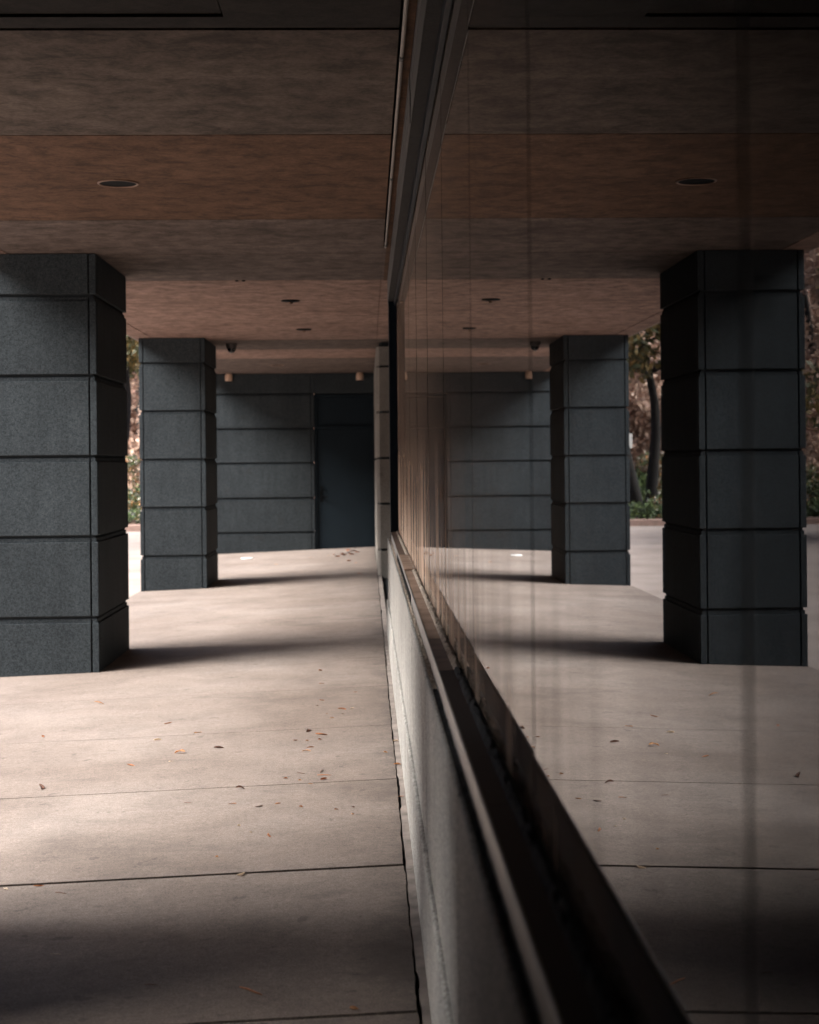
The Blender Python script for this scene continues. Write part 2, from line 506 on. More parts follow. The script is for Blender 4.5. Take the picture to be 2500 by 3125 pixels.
def column_mesh(w, d, zs, bot, top):
    bm = bmesh.new()
    x0, x1, y0, y1 = -w / 2, w / 2, 0, d
    pts = notched(x0, x1, y0, y1)
    edges = [bot] + zs + [top]
    ins = .014
    for a, b in zip(edges, edges[1:]):
        if b == top:
            prism(bm, pts, a, b)
        else:
            prism(bm, pts, a, b - .052)
            prism(bm, notched(x0 + ins, x1 - ins, y0 + ins, y1 - ins, .033, .013, .009), b - .0525, b - .021)
    q = .024
    prism(bm, [(x0 + q, y0 + q), (x1 - q, y0 + q), (x1 - q, y1 - q), (x0 + q, y1 - q)], bot + .01, top - .001, 1)
    return bm
ZJ = [.345, .955, 1.56, 2.17, 2.775]
XC0, XC1 = -2.862, -2.033
def column(y0, label, d=1.44):
    r = empty("granite_column", ((XC0 + XC1) / 2, y0, -.09))
    tag(r, label, "column", "granite clad columns along the open side of the walkway")
    bm = column_mesh(XC1 - XC0, d, [z + .09 for z in ZJ], -.03, ceil_z + .09 - .004)
    link("granite_cladding", bm, [M_gran, M_void], r, bevel=.0035)
    return r
column(11.42, "wide grey granite clad column nearest the camera, cut by the left edge")
column(19.05, "slimmer looking far granite clad column standing between the near column and the door wall")
column(3.72, "granite clad column beside the camera whose shadow darkens the foreground slabs")
bm = bmesh.new()
box(bm, XC0 + .1, XC1 - .1, -8, 3.35, -.2, ceil_z - .003)  # unseen wall, added to hold light off the near floor and ceiling
tag(link("granite_wall", bm, M_gran), "unseen plain granite wall added beside the camera to keep the foreground dark", "wall")

# ---------------------------------------------------------------- far wall with door
YF = 26.7
FJ = [.285, .892, 1.512, 2.12, 2.735]
r = empty("granite_wall", (-1.5, YF, -.1))
tag(r, "grey granite panelled end wall closing the walkway, holding the dark door", "wall")
def loc_box(bm, x0, x1, y0, y1, z0, z1, mi=0):
    box(bm, x0 + 1.5, x1 + 1.5, y0 - YF, y1 - YF, z0 + .1, z1 + .1, mi)
bm = bmesh.new()
eds = [-.12] + FJ + [ceil_z - .005]
for a, b in zip(eds, eds[1:]):
    tp = b - (.048 if b != eds[-1] else 0)
    loc_box(bm, -2.92, -.995, YF, YF + .4, a, tp)
    loc_box(bm, -.983, -.935, YF, YF + .4, a, tp)
    if b != eds[-1]:
        loc_box(bm, -2.90, -.995, YF + .018, YF + .38, b - .0485, b - .022)
        loc_box(bm, -.983, -.937, YF + .018, YF + .38, b - .0485, b - .022)
loc_box(bm, -.933, .30, YF + .001, YF + .4, 2.72, ceil_z - .006)
loc_box(bm, -.932, .29, YF + .21, YF + .39, -.11, 2.715, 1)
loc_box(bm, -2.86, -.95, YF + .04, YF + .36, -.11, ceil_z - .01, 1)
link("granite_panel", bm, [M_gran, M_void], r, bevel=.003)
bm = bmesh.new()
loc_box(bm, -.933, -.885, YF + .03, YF + .2, -.12, 2.70)
loc_box(bm, .10, .148, YF + .03, YF + .2, -.12, 2.70)
loc_box(bm, -.885, .10, YF + .03, YF + .2, 2.655, 2.70)
loc_box(bm, -.885, .10, YF + .03, YF + .2, 2.10, 2.14)
link("door_frame", bm, M_door, r, bevel=.003)
bm = bmesh.new()
loc_box(bm, -.883, .098, YF + .07, YF + .12, 2.145, 2.65)
link("transom_panel", bm, M_door, r, bevel=.002)
bm = bmesh.new()
loc_box(bm, -.880, .096, YF + .06, YF + .11, -.055, 2.095)
dr = link("door", bm, M_door, r, bevel=.003)
bm = bmesh.new()
loc_box(bm, -.84, -.79, YF + .050, YF + .062, .80, 1.02)
tube(bm, [(-.815 + 1.5, .055, .90 + .1), (-.815 + 1.5, -.005, .90 + .1)], .014, 10)
tube(bm, [(-.815 + 1.5, -.005, .90 + .1), (-.70 + 1.5, -.008, .89 + .1)], .012, 10)
tube(bm, [(-.815 + 1.5, .055, 1.055 + .1), (-.815 + 1.5, .02, 1.055 + .1)], .026, 14)
link("handle", bm, M_can, dr)

# ---------------------------------------------------------------- pilaster and wall past the window
r = empty("granite_pilaster", (.4, 20.2, 0))
tag(r, "narrow granite pilaster at the wall, between the dark window post and the door", "pilaster")
bm = bmesh.new()
eds = [-.05] + ZJ + [ceil_z - .06]
for a, b in zip(eds, eds[1:]):
    tp = b - (.03 if b != eds[-1] else 0)
    prism(bm, [(.165 - .4, -.25), (.70 - .4, -.25), (.70 - .4, 6.4), (.13 - .4, 6.4), (.13 - .4, -.10)], a, tp)
prism(bm, [(.20 - .4, -.21), (.69 - .4, -.21), (.69 - .4, 6.4), (.17 - .4, 6.4), (.17 - .4, -.08)], -.04, ceil_z - .002, 1)
link("granite_block", bm, [M_granq, M_void], r, bevel=.004)
bm = bmesh.new()
eds = [-.05] + ZJ + [ceil_z]
for a, b in zip(eds, eds[1:]):
    box(bm, .345, .6, 13.26, 19.94, a, b - (.03 if b != eds[-1] else 0))
box(bm, .36, .58, 13.26, 19.94, -.04, ceil_z - .002)
tag(link("recessed_wall", bm, M_gran, bevel=.003), "recessed granite wall behind the dark post, before the pilaster", "wall")

# ---------------------------------------------------------------- parapet under the window
HP = ZC - .645                       # top of the stone face
HS = ZC - .5915                      # sill top
Y0P, Y1P = -7.5, 12.97
r = empty("parapet_wall", (0, 5, 0))
tag(r, "low pale granite parapet running under the dark window beside the walkway", "parapet")
def yb(bm, pts, y0, y1, mi=0): yprism(bm, pts, y0 - 5, y1 - 5, mi)
VJ = [-7.5, -5.9, -4.4, -2.9, -1.4, .06, 1.46, 2.93, 4.55, 6.0, 7.5, 9.0, 10.5, 12.97]
bm = bmesh.new()
for a, b in zip(VJ, VJ[1:]):
    yb(bm, [(.1565, -.06), (.1565, .299), (.161, .306), (.25, .306), (.25, -.06)], a + .006, b - .006)
link("plinth", bm, M_granp, r, bevel=.003)
bm = bmesh.new()
for a, b in zip(VJ, VJ[1:]):
    yb(bm, [(.1690, .316), (.1690, HP - .004), (.1730, HP), (.1800, HP), (.1800, .316)], a + .010, b - .010)
link("face_panel", bm, M_granp, r, bevel=.0015)
bm = bmesh.new()
yb(bm, [(.1790, .0), (.1790, HP - .02), (.1960, HP - .02), (.1960, HS - .02), (.28, HS - .02), (.28, .0)], Y0P, Y1P - .05)
link("core", bm, M_mortar, r)
def rough_bead(bm, x0, x1, z, hgt, y0, y1, step, jit, seed):
    prev = None; n = int((y1 - y0) / step); NX = 5
    for k in range(n + 1):
        y = y0 + (y1 - y0) * k / n
        cur = []
        for i in range(NX + 1):
            t = i / NX
            e = 1 if 0 < i < NX else .5
            x = x0 + (x1 - x0) * t + noise.noise((t * 9, y * 22, seed)) * jit * .5 * (0 < i)
            zz = z + hgt * (1 - (2 * t - 1) ** 2) + (noise.noise((x * 90, y * 16, seed)) + .7 * noise.noise((x * 120, y * 60, seed + 5))) * jit * e
            cur.append(bm.verts.new((x, y - 5, zz)))
        if prev:
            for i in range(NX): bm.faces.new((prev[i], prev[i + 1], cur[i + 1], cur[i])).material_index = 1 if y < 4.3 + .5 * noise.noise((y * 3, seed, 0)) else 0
        prev = cur
M_seal_shaded = mat_plain("shaded_sealant", (.012, .012, .012), .85, 0, .4, 30)  # shade at the near end, put into the sealant colour
bm = bmesh.new()
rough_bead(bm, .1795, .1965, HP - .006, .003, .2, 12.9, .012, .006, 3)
link("mortar_joint", bm, [M_seal, M_seal_shaded], r)
bm = bmesh.new()
for a, b, o in ((Y0P, .95, .001), (.953, 3.95, .0012), (3.955, 6.9, 0), (6.904, 10.2, -.001), (10.204, 12.6, .0005)):
    yb(bm, [(.1955 - o, HP - .03), (.1955 - o, HS - .001), (.1968, HS + .0005), (.1995, HS + .0005), (.1995, HP - .03)], a, b)
link("metal_edge_strip", bm, M_alum, r, bevel=.0006)
M_sill_dark = mat_plain("shaded_sill", (.010, .010, .011), .55, 0, .5, 9)  # shade on the near sill, painted as a dark tone
M_sill_mid = mat_plain("dimmed_brown_sill", (.20, .125, .088), .65, 0, .6, 9)  # middle step of that painted shade, reused at the far end
bm = bmesh.new()
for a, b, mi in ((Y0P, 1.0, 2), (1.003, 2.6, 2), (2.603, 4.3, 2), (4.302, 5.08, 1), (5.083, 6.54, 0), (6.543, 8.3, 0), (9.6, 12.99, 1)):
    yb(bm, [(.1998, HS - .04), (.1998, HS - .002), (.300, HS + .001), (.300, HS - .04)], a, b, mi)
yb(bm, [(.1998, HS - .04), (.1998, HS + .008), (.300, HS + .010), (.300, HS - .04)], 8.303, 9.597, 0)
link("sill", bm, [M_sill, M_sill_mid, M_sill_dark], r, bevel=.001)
bm = bmesh.new()
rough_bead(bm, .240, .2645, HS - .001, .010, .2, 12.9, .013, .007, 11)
link("sealant_bead", bm, [M_seal, M_seal_shaded], r)

# ---------------------------------------------------------------- window
XG = .2656
ZT = ZC + 1.357                        # glass top
r = empty("ribbon_window", (XG, 5, HS))
tag(r, "long dark tinted ribbon window mirroring the columns, running beside the walkway", "window")
GJ = [-7.5, -5.9, -4.5, -3.1, -1.72, -.34, 1.049, 2.43, 3.816, 5.198, 6.542, 7.976, 9.36, 10.74, 12.0, 13.0]
GW = {1.049: .012, -.34: .012}
TW = {1.049: -.0018, 2.43: -.0016, 3.816: -.0010, 5.198: -.0004, 6.542: .0003, -.34: -.0018}
for a, b in zip(GJ, GJ[1:]):
    bm = bmesh.new()
    ga, gb = GW.get(a, .019), GW.get(b, .019)
    L = b - a - ga - gb
    box(bm, 0, .010, -L / 2, L / 2, 0, ZT - HS + .03)
    o = link("glass_pane", bm, M_glass, r)
    o.location = (0, (a + b + ga - gb) / 2 - 5, .0015)
    o.rotation_euler[2] = -TW.get(a, 0)
bm = bmesh.new()
for y in GJ[1:-1]:
    box(bm, .0025, .0095, y - 5 - GW.get(y, .019) + .0004, y - 5 + GW.get(y, .019) - .0004, .002, ZT - HS + .02)
link("silicone_joint", bm, M_sealbead, r)
bm = bmesh.new()
box(bm, .2430 - XG, .2625 - XG, -12.4, 7.99, ZT - HS - .006, ZT - HS + .10)
link("head_frame", bm, M_frame, r, bevel=.002)
bm = bmesh.new()
box(bm, .1965 - XG, .34 - XG, 8.005, 8.25, -HS + .01, ceil_z - HS - .10)
link("end_post", bm, M_frame, r, bevel=.004)

# room behind the glass
bm = bmesh.new()
box(bm, .35, 8.0, -7.9, -7.8, -.1, ceil_z); box(bm, .35, 8, 13.0, 13.1, -.1, ceil_z)
box(bm, 7.9, 8.0, -7.8, 13.0, -.1, ceil_z); box(bm, .35, 8, -7.8, 13.0, -.12, -.01); box(bm, .35, 8, -7.8, 13.0, ceil_z + .01, ceil_z + .1)
tag(link("room", bm, M_room), kind='structure')
bm = bmesh.new()
box(bm, -2.9, .33, -8.1, -8.0, -.2, ceil_z + .1)  # unseen end wall, added so the bay behind stays dark
tag(link("granite_wall", bm, M_gran), "unseen granite wall added behind the camera to keep the near end dark", "wall")

# ---------------------------------------------------------------- lintel above the window
ZS = ZC + 1.395
r = empty("lintel", (.2, 5, ZS))
tag(r, "granite lintel with metal cover strips over the dark window, under the ceiling edge", "lintel")
def lb(bm, x0, x1, y0, y1, z0, z1): box(bm, x0 - .2, x1 - .2, y0 - 5, y1 - 5, z0 - ZS, z1 - ZS)
bm = bmesh.new()
lb(bm, .157, .189, -7.8, 13.2, ceil_z - .004, ceil_z + .12)
link("brown_strip", bm, M_brownband, r)
bm = bmesh.new()
for a, b in ((-7.8, -1.6), (-1.597, 1.2), (1.203, 3.8), (3.803, 6.45), (6.453, 9.1), (9.103, 12.3), (12.303, 13.2)):
    lb(bm, .1935, .262, a, b, ZS, ceil_z + .11)
link("granite_soffit", bm, M_granl, r, bevel=.0015)
bm = bmesh.new()
for a, b, o in ((-7.8, 3.5, 0), (3.503, 6.18, .0018), (6.183, 8.85, -.0018), (8.853, 13.2, .0012)):
    lb(bm, .1895 + o, .1930, a, b, ZS - .002, ZS + .060)
    lb(bm, .1905 + o, .1930, a, b, ZS + .061, ZS + .125)
    lb(bm, .1890 + o, .1930, a, b, ZS + .126, ceil_z - .002)
link("metal_cover", bm, M_trimp, r, bevel=.0008)

# conduit along the ceiling edge
r = empty("conduit", (.1495, 5, ceil_z - .02))
tag(r, "thin pale conduit pipe running along the ceiling edge over the window", "pipe")
bm = bmesh.new()
tube(bm, [(0, -12, .002), (0, 6.0, .002)], .0078, 12)
tube(bm, [(0, 6.0, .002), (.0, 6.06, .002), (0, 6.10, .008), (0, 6.11, .04)], .0092, 12)
link("pipe", bm, M_pipe, r, smooth=True)
for y in (.9, 3.4, 5.97):
    bm = bmesh.new()
    tube(bm, [(0, y - .03, .002), (0, y + .03, .002)], .0095, 12)
    link("coupling", bm, M_trimp, r, smooth=True)

# ---------------------------------------------------------------- ceiling fixtures
def downlight(x, y, rad, label, ringm):
    r = empty("downlight", (x, y, ceil_z))
    tag(r, label, "downlight", "recessed downlights in the ceiling")
    bm = bmesh.new()
    lathe(bm, [(rad * .89, -.0015), (rad * .91, -.008), (rad * .97, -.008), (rad, -.006), (rad, -.0005)], 48)
    link("trim_ring", bm, ringm, r, smooth=True)
    bm = bmesh.new()
    rg = lathe(bm, [(rad * .90, -.002), (rad * .80, .0), (rad * .3, .0)], 48)
    c = bm.verts.new((0, 0, -.0005))
    for i in range(48): bm.faces.new((rg[-1][i], rg[-1][(i + 1) % 48], c))
    link("reflector", bm, M_can, r, smooth=True, loc=(0, 0, -.001))
downlight(-1.398, 8.60, .116, "large downlight with orange bronze ring in the near brown ceiling panel", M_ring)
downlight(-1.45, 24.5, .116, "faint farthest downlight in the last ceiling bay before the door wall", M_ring)

def detector(x, y, label):
    r = empty("ceiling_sensor", (x, y, ceil_z))
    tag(r, label, "sensor", "small round sensors on the mid ceiling")
    bm = bmesh.new()
    rg = lathe(bm, [(.092, -.0005), (.092, -.010), (.06, -.016), (.03, -.018)], 24)
    bm.faces.new(rg[-1])
    link("base_plate", bm, M_can, r, smooth=True)
    bm = bmesh.new()
    rg = lathe(bm, [(.022, -.017), (.022, -.034), (.012, -.040)], 16)
    bm.faces.new(rg[-1])
    link("sensor_head", bm, M_ring, r, smooth=True)
detector(-.738, 14.8, "nearer of two small dark round fittings on the lit mid ceiling")
detector(-.738, 17.96, "farther of two small dark round fittings on the mid ceiling, near the second column")

r = empty("dome_camera", (-1.79, 20.1, ceil_z))
tag(r, "black dome security camera hanging from the ceiling beside the far column", "camera")
bm = bmesh.new()
lathe(bm, [(.078, 0), (.078, -.02), (.066, -.05), (.062, -.062)], 28)
link("housing", bm, M_camw, r, smooth=True)
bm = bmesh.new()
rg = lathe(bm, [(.060, -.062)] + [(.060 * math.cos(a), -.062 - .060 * math.sin(a)) for a in (.25, .5, .8, 1.1, 1.35, 1.5)], 28)
bm.faces.new(rg[-1])
link("dome", bm, M_dome, r, smooth=True)

def spot(x, label):
    r = empty("wall_lamp", (x, YF - .12, ceil_z - .11))
    tag(r, label, "lamp", "small beige lamps over the end wall")
    bm = bmesh.new()
    lathe(bm, [(.05, .108), (.058, .09), (.066, .05), (.066, .0), (.062, -.03)], 24)
    link("lamp_body", bm, M_lamp, r, smooth=True)
    bm = bmesh.new()
    rg = lathe(bm, [(.062, -.03), (.05, -.042), (.02, -.05)], 24)
    bm.faces.new(rg[-1])
    link("lens", bm, M_dome, r, smooth=True)
spot(-2.42, "small beige lamp at the left top of the granite end wall, beside the far column")
spot(-.115, "small beige lamp over the dark door at the top right of the end wall")

# small bolt holes in the ceiling
for x, y, lb_ in ((-1.12, 13.16, "left of two small dark bolt caps on a ceiling joint past the near column"),
                  (-1.06, 13.16, "right of two small dark bolt caps on a ceiling joint past the near column"),
                  (-2.0, 7.6, "single dark bolt cap on the ceiling left of the large downlight")):
    bm = bmesh.new()
    rg = lathe(bm, [(.014, 0), (.014, -.006), (.008, -.010)], 12)
    bm.faces.new(rg[-1])
    tag(link("bolt_cap", bm, M_can, None, (x, y, ceil_z - .001)), lb_, "bolt", "bolt caps on the ceiling")

# ---------------------------------------------------------------- litter on the walkway
LM = {'rust': mat_leaf("rust_leaf", (.28, .095, .035), (.44, .18, .075), 60),
      'orange': mat_leaf("orange_leaf", (.42, .18, .065), (.58, .31, .13), 60),
      'dark': mat_leaf("dark_leaf", (.07, .026, .016), (.17, .07, .04), 60),
      'pale': mat_leaf("pale_leaf", (.55, .42, .30), (.70, .58, .45), 60)}
def leaf_bm(kind, L, seed):
    rnd = random.Random(seed)
    bm = bmesh.new()
    if kind == 'twig':
        pts = [(-.5 * L, 0, .003), (-.2 * L, .03 * L, .004), (.15 * L, .01 * L, .004), (.5 * L, .06 * L * rnd.uniform(-1, 1), .004)]
        tube(bm, pts, [L * .020, L * .03, L * .03, L * .012], 6)
        return bm
    wid = {'narrow': .13, 'broad': .24, 'scrap': .38}[kind] * L
    curl = rnd.uniform(.25, .8); bend = rnd.choice((-.35, -.12, 0, .05, .12, .3, .45)) * rnd.uniform(.5, 1.1); tw = rnd.uniform(-1.6, 1.6); pk = rnd.uniform(.25, .8); sb = rnd.uniform(-.16, .16)
    N, K = 10, 4
    rows = []
    for i in range(N + 1):
        t = i / N; x = (t - .5) * L
        w = wid * (math.sin(math.pi * min(1, t * .94 + .03)) ** .7) * (1 - .25 * t)
        zc = bend * .5 * L * ((t - pk) ** 2) * 2 + .002
        row = []
        for k in range(K + 1):
            s = (k / K - .5) * 2
            a = tw * (t - .5)
            y = s * w; z = abs(s) ** 1.6 * w * curl * 1.2
            row.append(bm.verts.new((x, y * math.cos(a) - z * math.sin(a) + sb * L * math.sin(t * 3.0), zc + z * math.cos(a) + y * math.sin(a))))
        rows.append(row)
    for a, b in zip(rows, rows[1:]):
        for k in range(K): bm.faces.new((a[k], a[k + 1], b[k + 1], b[k]))
    mz = min(v.co.z for v in bm.verts)
    for v in bm.verts: v.co.z += .0015 - mz
    bmesh.ops.solidify(bm, geom=bm.faces[:], thickness=.0006)
    return bm
LV = [(-1.753,9.828,0.064,'orange','narrow'),(-1.187,8.922,0.044,'rust','narrow'),(-0.973,8.568,0.042,'orange','narrow'),(-1.875,8.689,0.036,'rust','broad'),(-1.176,8.396,0.041,'pale','broad'),(-1.000,7.965,0.052,'orange','broad'),(-0.805,8.064,0.053,'dark','broad'),(-1.219,7.716,0.057,'rust','narrow'),(-1.022,7.761,0.023,'pale','broad'),(-1.576,7.247,0.071,'dark','narrow'),(-0.354,8.455,0.083,'dark','narrow'),(-0.267,8.308,0.082,'rust','narrow'),(-0.402,8.168,0.029,'rust','narrow'),(-0.338,8.150,0.016,'orange','scrap'),(-0.270,8.161,0.018,'rust','scrap'),(-0.312,7.939,0.036,'rust','narrow'),(-0.329,7.834,0.046,'orange','narrow'),(-0.333,7.282,0.043,'dark','twig'),(-0.234,7.315,0.067,'dark','twig'),(-0.219,7.213,0.061,'rust','twig'),(-0.219,7.123,0.035,'rust','broad'),(-0.333,7.129,0.014,'orange','scrap'),(-0.403,7.185,0.018,'rust','scrap'),(-0.602,7.0,0.042,'dark','broad'),(-0.278,7.035,0.024,'orange','narrow'),(-0.815,6.759,0.035,'dark','twig'),(-0.612,6.702,0.035,'rust','narrow'),(-0.489,6.622,0.048,'dark','narrow'),(-0.409,6.661,0.028,'orange','narrow'),(-0.303,6.570,0.018,'rust','scrap'),(-0.146,6.483,0.016,'rust','scrap'),(-0.076,6.509,0.016,'dark','scrap'),(-0.075,6.376,0.013,'orange','scrap'),(-0.548,6.288,0.017,'pale','scrap'),(-0.488,6.157,0.012,'pale','scrap'),(-0.407,6.079,0.040,'rust','narrow'),(-0.590,5.797,0.015,'orange','scrap'),(-0.477,5.52,0.048,'pale','narrow'),(-1.324,5.50,0.030,'pale','broad'),(-1.209,5.52,0.036,'orange','narrow'),(-1.105,5.40,0.045,'dark','twig'),(-0.353,10.909,0.025,'rust','scrap'),(-0.322,10.252,0.034,'rust','narrow'),(-0.299,9.519,0.031,'rust','narrow'),(-0.323,9.314,0.017,'dark','scrap'),(-0.169,9.136,0.066,'rust','narrow'),(-0.105,9.153,0.030,'pale','broad'),(-0.252,8.999,0.029,'rust','narrow'),(-0.220,8.824,0.026,'orange','narrow'),(-0.159,8.953,0.021,'dark','narrow'),(-0.091,9.789,0.026,'rust','narrow'),(-0.962,10.06,0.026,'dark','narrow'),(0.080,7.709,0.026,'orange','broad'),(0.138,8.025,0.030,'pale','broad'),(0.132,7.400,0.034,'orange','broad'),(0.138,6.685,0.028,'rust','broad'),(-0.344,4.283,0.088,'rust','twig'),(-0.640,4.381,0.036,'dark','twig'),(-0.981,4.710,0.031,'pale','twig'),
 (-0.05,4.10,0.03,'orange','broad'),
 (-0.565,24.867,.07,'rust','broad'),(-0.488,24.370,.08,'rust','scrap'),(-0.431,24.949,.09,'rust','broad'),(-0.320,25.050,.10,'dark','broad'),(-0.271,24.749,.10,'rust','scrap'),(-0.296,23.104,.07,'rust','broad'),(-0.114,20.149,.07,'rust','narrow'),(-0.652,24.750,.06,'orange','narrow'),(-0.187,22.550,.07,'rust','broad'),(-0.931,24.422,.07,'orange','narrow'),(-0.392,24.622,.09,'dark','scrap'),(-1.405,23.106,.06,'orange','narrow'),(-.25,25.6,.10,'dark','broad'),(-.36,25.8,.09,'rust','scrap'),(-.18,25.3,.08,'rust','scrap')]
slabs = ["nearest shaded slab", "second slab", "third slab", "fourth slab", "slab before near column", "slab level with near column"]
ordn = ["leftmost", "second from left", "third from left", "fourth from left", "fifth from left", "sixth from left", "seventh from left", "eighth from left",
        "ninth from left", "tenth from left", "eleventh from left", "twelfth from left", "thirteenth from left", "fourteenth from left"]
def slab_of(y):
    lim = [5.53, 7.06, 8.52, 10.02, 11.51]
    for i, v in enumerate(lim):
        if y < v: return i
    return 5 if y < 15 else 6
names = {'rust': 'rust brown', 'orange': 'orange brown', 'dark': 'dark brown', 'pale': 'pale tan'}
shape = {'narrow': 'narrow curled leaf', 'broad': 'broad curled leaf', 'scrap': 'small leaf scrap', 'twig': 'thin twig'}
rows = {}
for l in LV:
    key = (slab_of(l[1]), l[3], l[4]) if l[0] < .1 else ('joint',)
    rows.setdefault(key, []).append(l)
for key, ls in rows.items():
    ls.sort(key=lambda l: l[0] if key[0] != 'joint' else l[1])
    for i, l in enumerate(ls):
        x, y, L, cm, kd = l
        sd = int(abs(x) * 1000 + y * 77)
        bm = leaf_bm(kd, L * 1.12, sd)
        rot = random.Random(sd).gauss(0, .75)
        nm = "twig" if kd == 'twig' else "fallen_leaf"
        z = tilt(x) if x < .1 else -.004
        o = link(nm, bm, LM[cm], None, (x, y, z), smooth=True)
        o.rotation_euler[2] = rot
        what = names[cm] + ' ' + shape[kd]
        if key[0] == 'joint':
            lab = what + ' in the crack along the wall, ' + ['nearest', 'second nearest', 'third nearest', 'farthest'][i]
        else:
            where = (slabs + ["far floor by the door"])[key[0]]
            lab = what + ('' if len(ls) == 1 else ', ' + ordn[i]) + ' on ' + where
        tag(o, lab, "twig" if kd == 'twig' else "leaf", "leaves and twigs fallen on the walkway")

bm = bmesh.new()
rg = lathe(bm, [(.10, .001), (.105, .010), (.09, .016), (.03, .018)], 24)
bm.faces.new(rg[-1])
tag(link("cover_plate", bm, M_white, None, (-1.99, 24.9, tilt(-1.99)), smooth=True), "white round cover plate on the far floor before the end wall", "cover plate")

# ---------------------------------------------------------------- planting and trees outside
def foliage(bm, centers, n, size, rnd, squash=1.0, mats=2):
    """leaf sized quads scattered in clumps"""
    for _ in range(n):
        c, rad = rnd.choice(centers)
        d = Vector((rnd.gauss(0, 1), rnd.gauss(0, 1), rnd.gauss(0, 1))).normalized() * rad * rnd.random() ** .45
        p = Vector(c) + Vector((d.x, d.y, d.z * squash))
        a = Vector((rnd.gauss(0, 1), rnd.gauss(0, 1), rnd.gauss(0, .7))).normalized()
        b = a.orthogonal().normalized()
        b.rotate(Matrix.Rotation(rnd.uniform(0, 6.3), 3, a))
        s = size * rnd.uniform(.6, 1.4); w = s * .45
        q = a.cross(b) * w
        f = bm.faces.new([bm.verts.new(p - b * s), bm.verts.new(p + q), bm.verts.new(p + b * s), bm.verts.new(p - q)])
        f.material_index = rnd.randrange(mats)

GREEN = [mat_leaf("deep_green_leaf", (.025, .045, .018), (.06, .095, .035), 3), mat_leaf("fresh_green_leaf", (.07, .12, .035), (.15, .20, .06), 3)]
RUSSET = [mat_leaf("russet_leaf", (.28, .165, .115), (.44, .28, .205), 1.5), mat_leaf("pink_brown_leaf", (.34, .23, .165), (.54, .38, .29), 1.5)]
OLIVE = [mat_leaf("olive_leaf", (.05, .055, .02), (.11, .11, .04), 3), mat_leaf("yellow_brown_leaf", (.16, .11, .03), (.28, .19, .06), 3)]
FLOW = [GREEN[0], GREEN[1], GREEN[1], mat_leaf("pale_flower", (.55, .50, .42), (.72, .66, .58), 3), mat_leaf("orange_flower", (.5, .2, .06), (.6, .32, .12), 3)]

def tree(name, label, x, y, h, crown_r, mats, seed, leaves=9000, trunk_r=.22, lean=(0, 0), z_low=.35, group=None, size=.11, droop=False, fork=False):
    rnd = random.Random(seed)
    r = empty(name, (x, y, GZ))
    tag(r, label, "tree", group)
    bm = bmesh.new()
    top = h * .72
    pts = []; rad = []
    for k in range(9):
        t = k / 8
        pts.append((lean[0] * t * top + .22 * math.sin(t * 6 + seed), lean[1] * t * top + .1 * math.cos(t * 4 + seed), t * top))
        rad.append(trunk_r * (1.25 if k == 0 else 1) * (1 - .72 * t))
    tube(bm, pts, rad, 10)
    cents = []
    for k in range(14):
        t = rnd.uniform(z_low, 1.0)
        p = Vector(pts[min(8, int(t * 8))])
        a = rnd.uniform(0, 6.28)
        ln = crown_r * rnd.uniform(.5, 1.0) * (1.15 - .5 * abs(t - .6))
        e = p + Vector((math.cos(a) * ln, math.sin(a) * ln, ln * rnd.uniform(.15, .7)))
        m = (p + e) / 2 + Vector((0, 0, -.08 * ln))
        r0 = trunk_r * .4 * (1.2 - t)
        tube(bm, [p, m, e], [r0, r0 * .65, r0 * .2], 6)
        cents.append((e, crown_r * rnd.uniform(.28, .45))); cents.append(((e + m) / 2, crown_r * rnd.uniform(.22, .36)))
        if droop:
            for q in range(3):
                cents.append((e + Vector((rnd.uniform(-.8, .8), rnd.uniform(-.8, .8), -rnd.uniform(.6, 2.4))), crown_r * .2))
    link("trunk", bm, M_bark, r, smooth=True)
    bm = bmesh.new()
    foliage(bm, cents, leaves, size, rnd, 1.5 if droop else .8)
    link("crown", bm, mats, r)
    return r

# curb and planting bed
BX0, BX1, BY0, BY1 = -22.0, -5.2, 37.0, 45.0
bm = bmesh.new()
box(bm, BX0, BX1, BY0, BY0 + .25, GZ - .05, GZ + .16)
box(bm, BX0, BX0 + .25, BY0 + .25, BY1, GZ - .05, GZ + .16)
box(bm, BX1 - .25, BX1, BY0 + .25, BY1, GZ - .05, GZ + .16)
tag(link("stone_curb", bm, M_curb, bevel=.015), "pinkish stone curb edging the planting bed beyond the columns", "curb")
bm = bmesh.new()
box(bm, BX0 + .25, BX1 - .25, BY0 + .25, BY1, GZ - .04, GZ + .10)
tag(link("planting_soil", bm, M_soil), kind='structure')
bm = bmesh.new()
vs = [bm.verts.new(p) for p in ((-16, 22.2, GZ + .008), (-5.6, 22.2, GZ + .008), (-6.6, 34, GZ + .008), (-18, 34, GZ + .008))]
M_leafbed = M_soil
bm.free()

def plant(x, y, h, w, mats, label, seed, n=500, size=.045):
    rnd = random.Random(seed)
    r = empty("flowering_plant", (x, y, GZ + .1))
    tag(r, label, "plant", "low plants in the bed beyond the columns")
    bm = bmesh.new()
    for k in range(5):
        a = rnd.uniform(0, 6.3)
        tube(bm, [(0, 0, 0), (math.cos(a) * w * .3, math.sin(a) * w * .3, h * .5), (math.cos(a) * w * .6, math.sin(a) * w * .6, h * .85)], [.012, .009, .005], 5)
    link("stem", bm, M_bark, r)
    bm = bmesh.new()
    cents = [(Vector((rnd.uniform(-w, w) * .6, rnd.uniform(-w, w) * .6, h * rnd.uniform(.2, .9))), w * .45) for _ in range(9)]
    foliage(bm, cents, n, size, rnd, .8, len(mats))
    link("foliage", bm, mats, r)

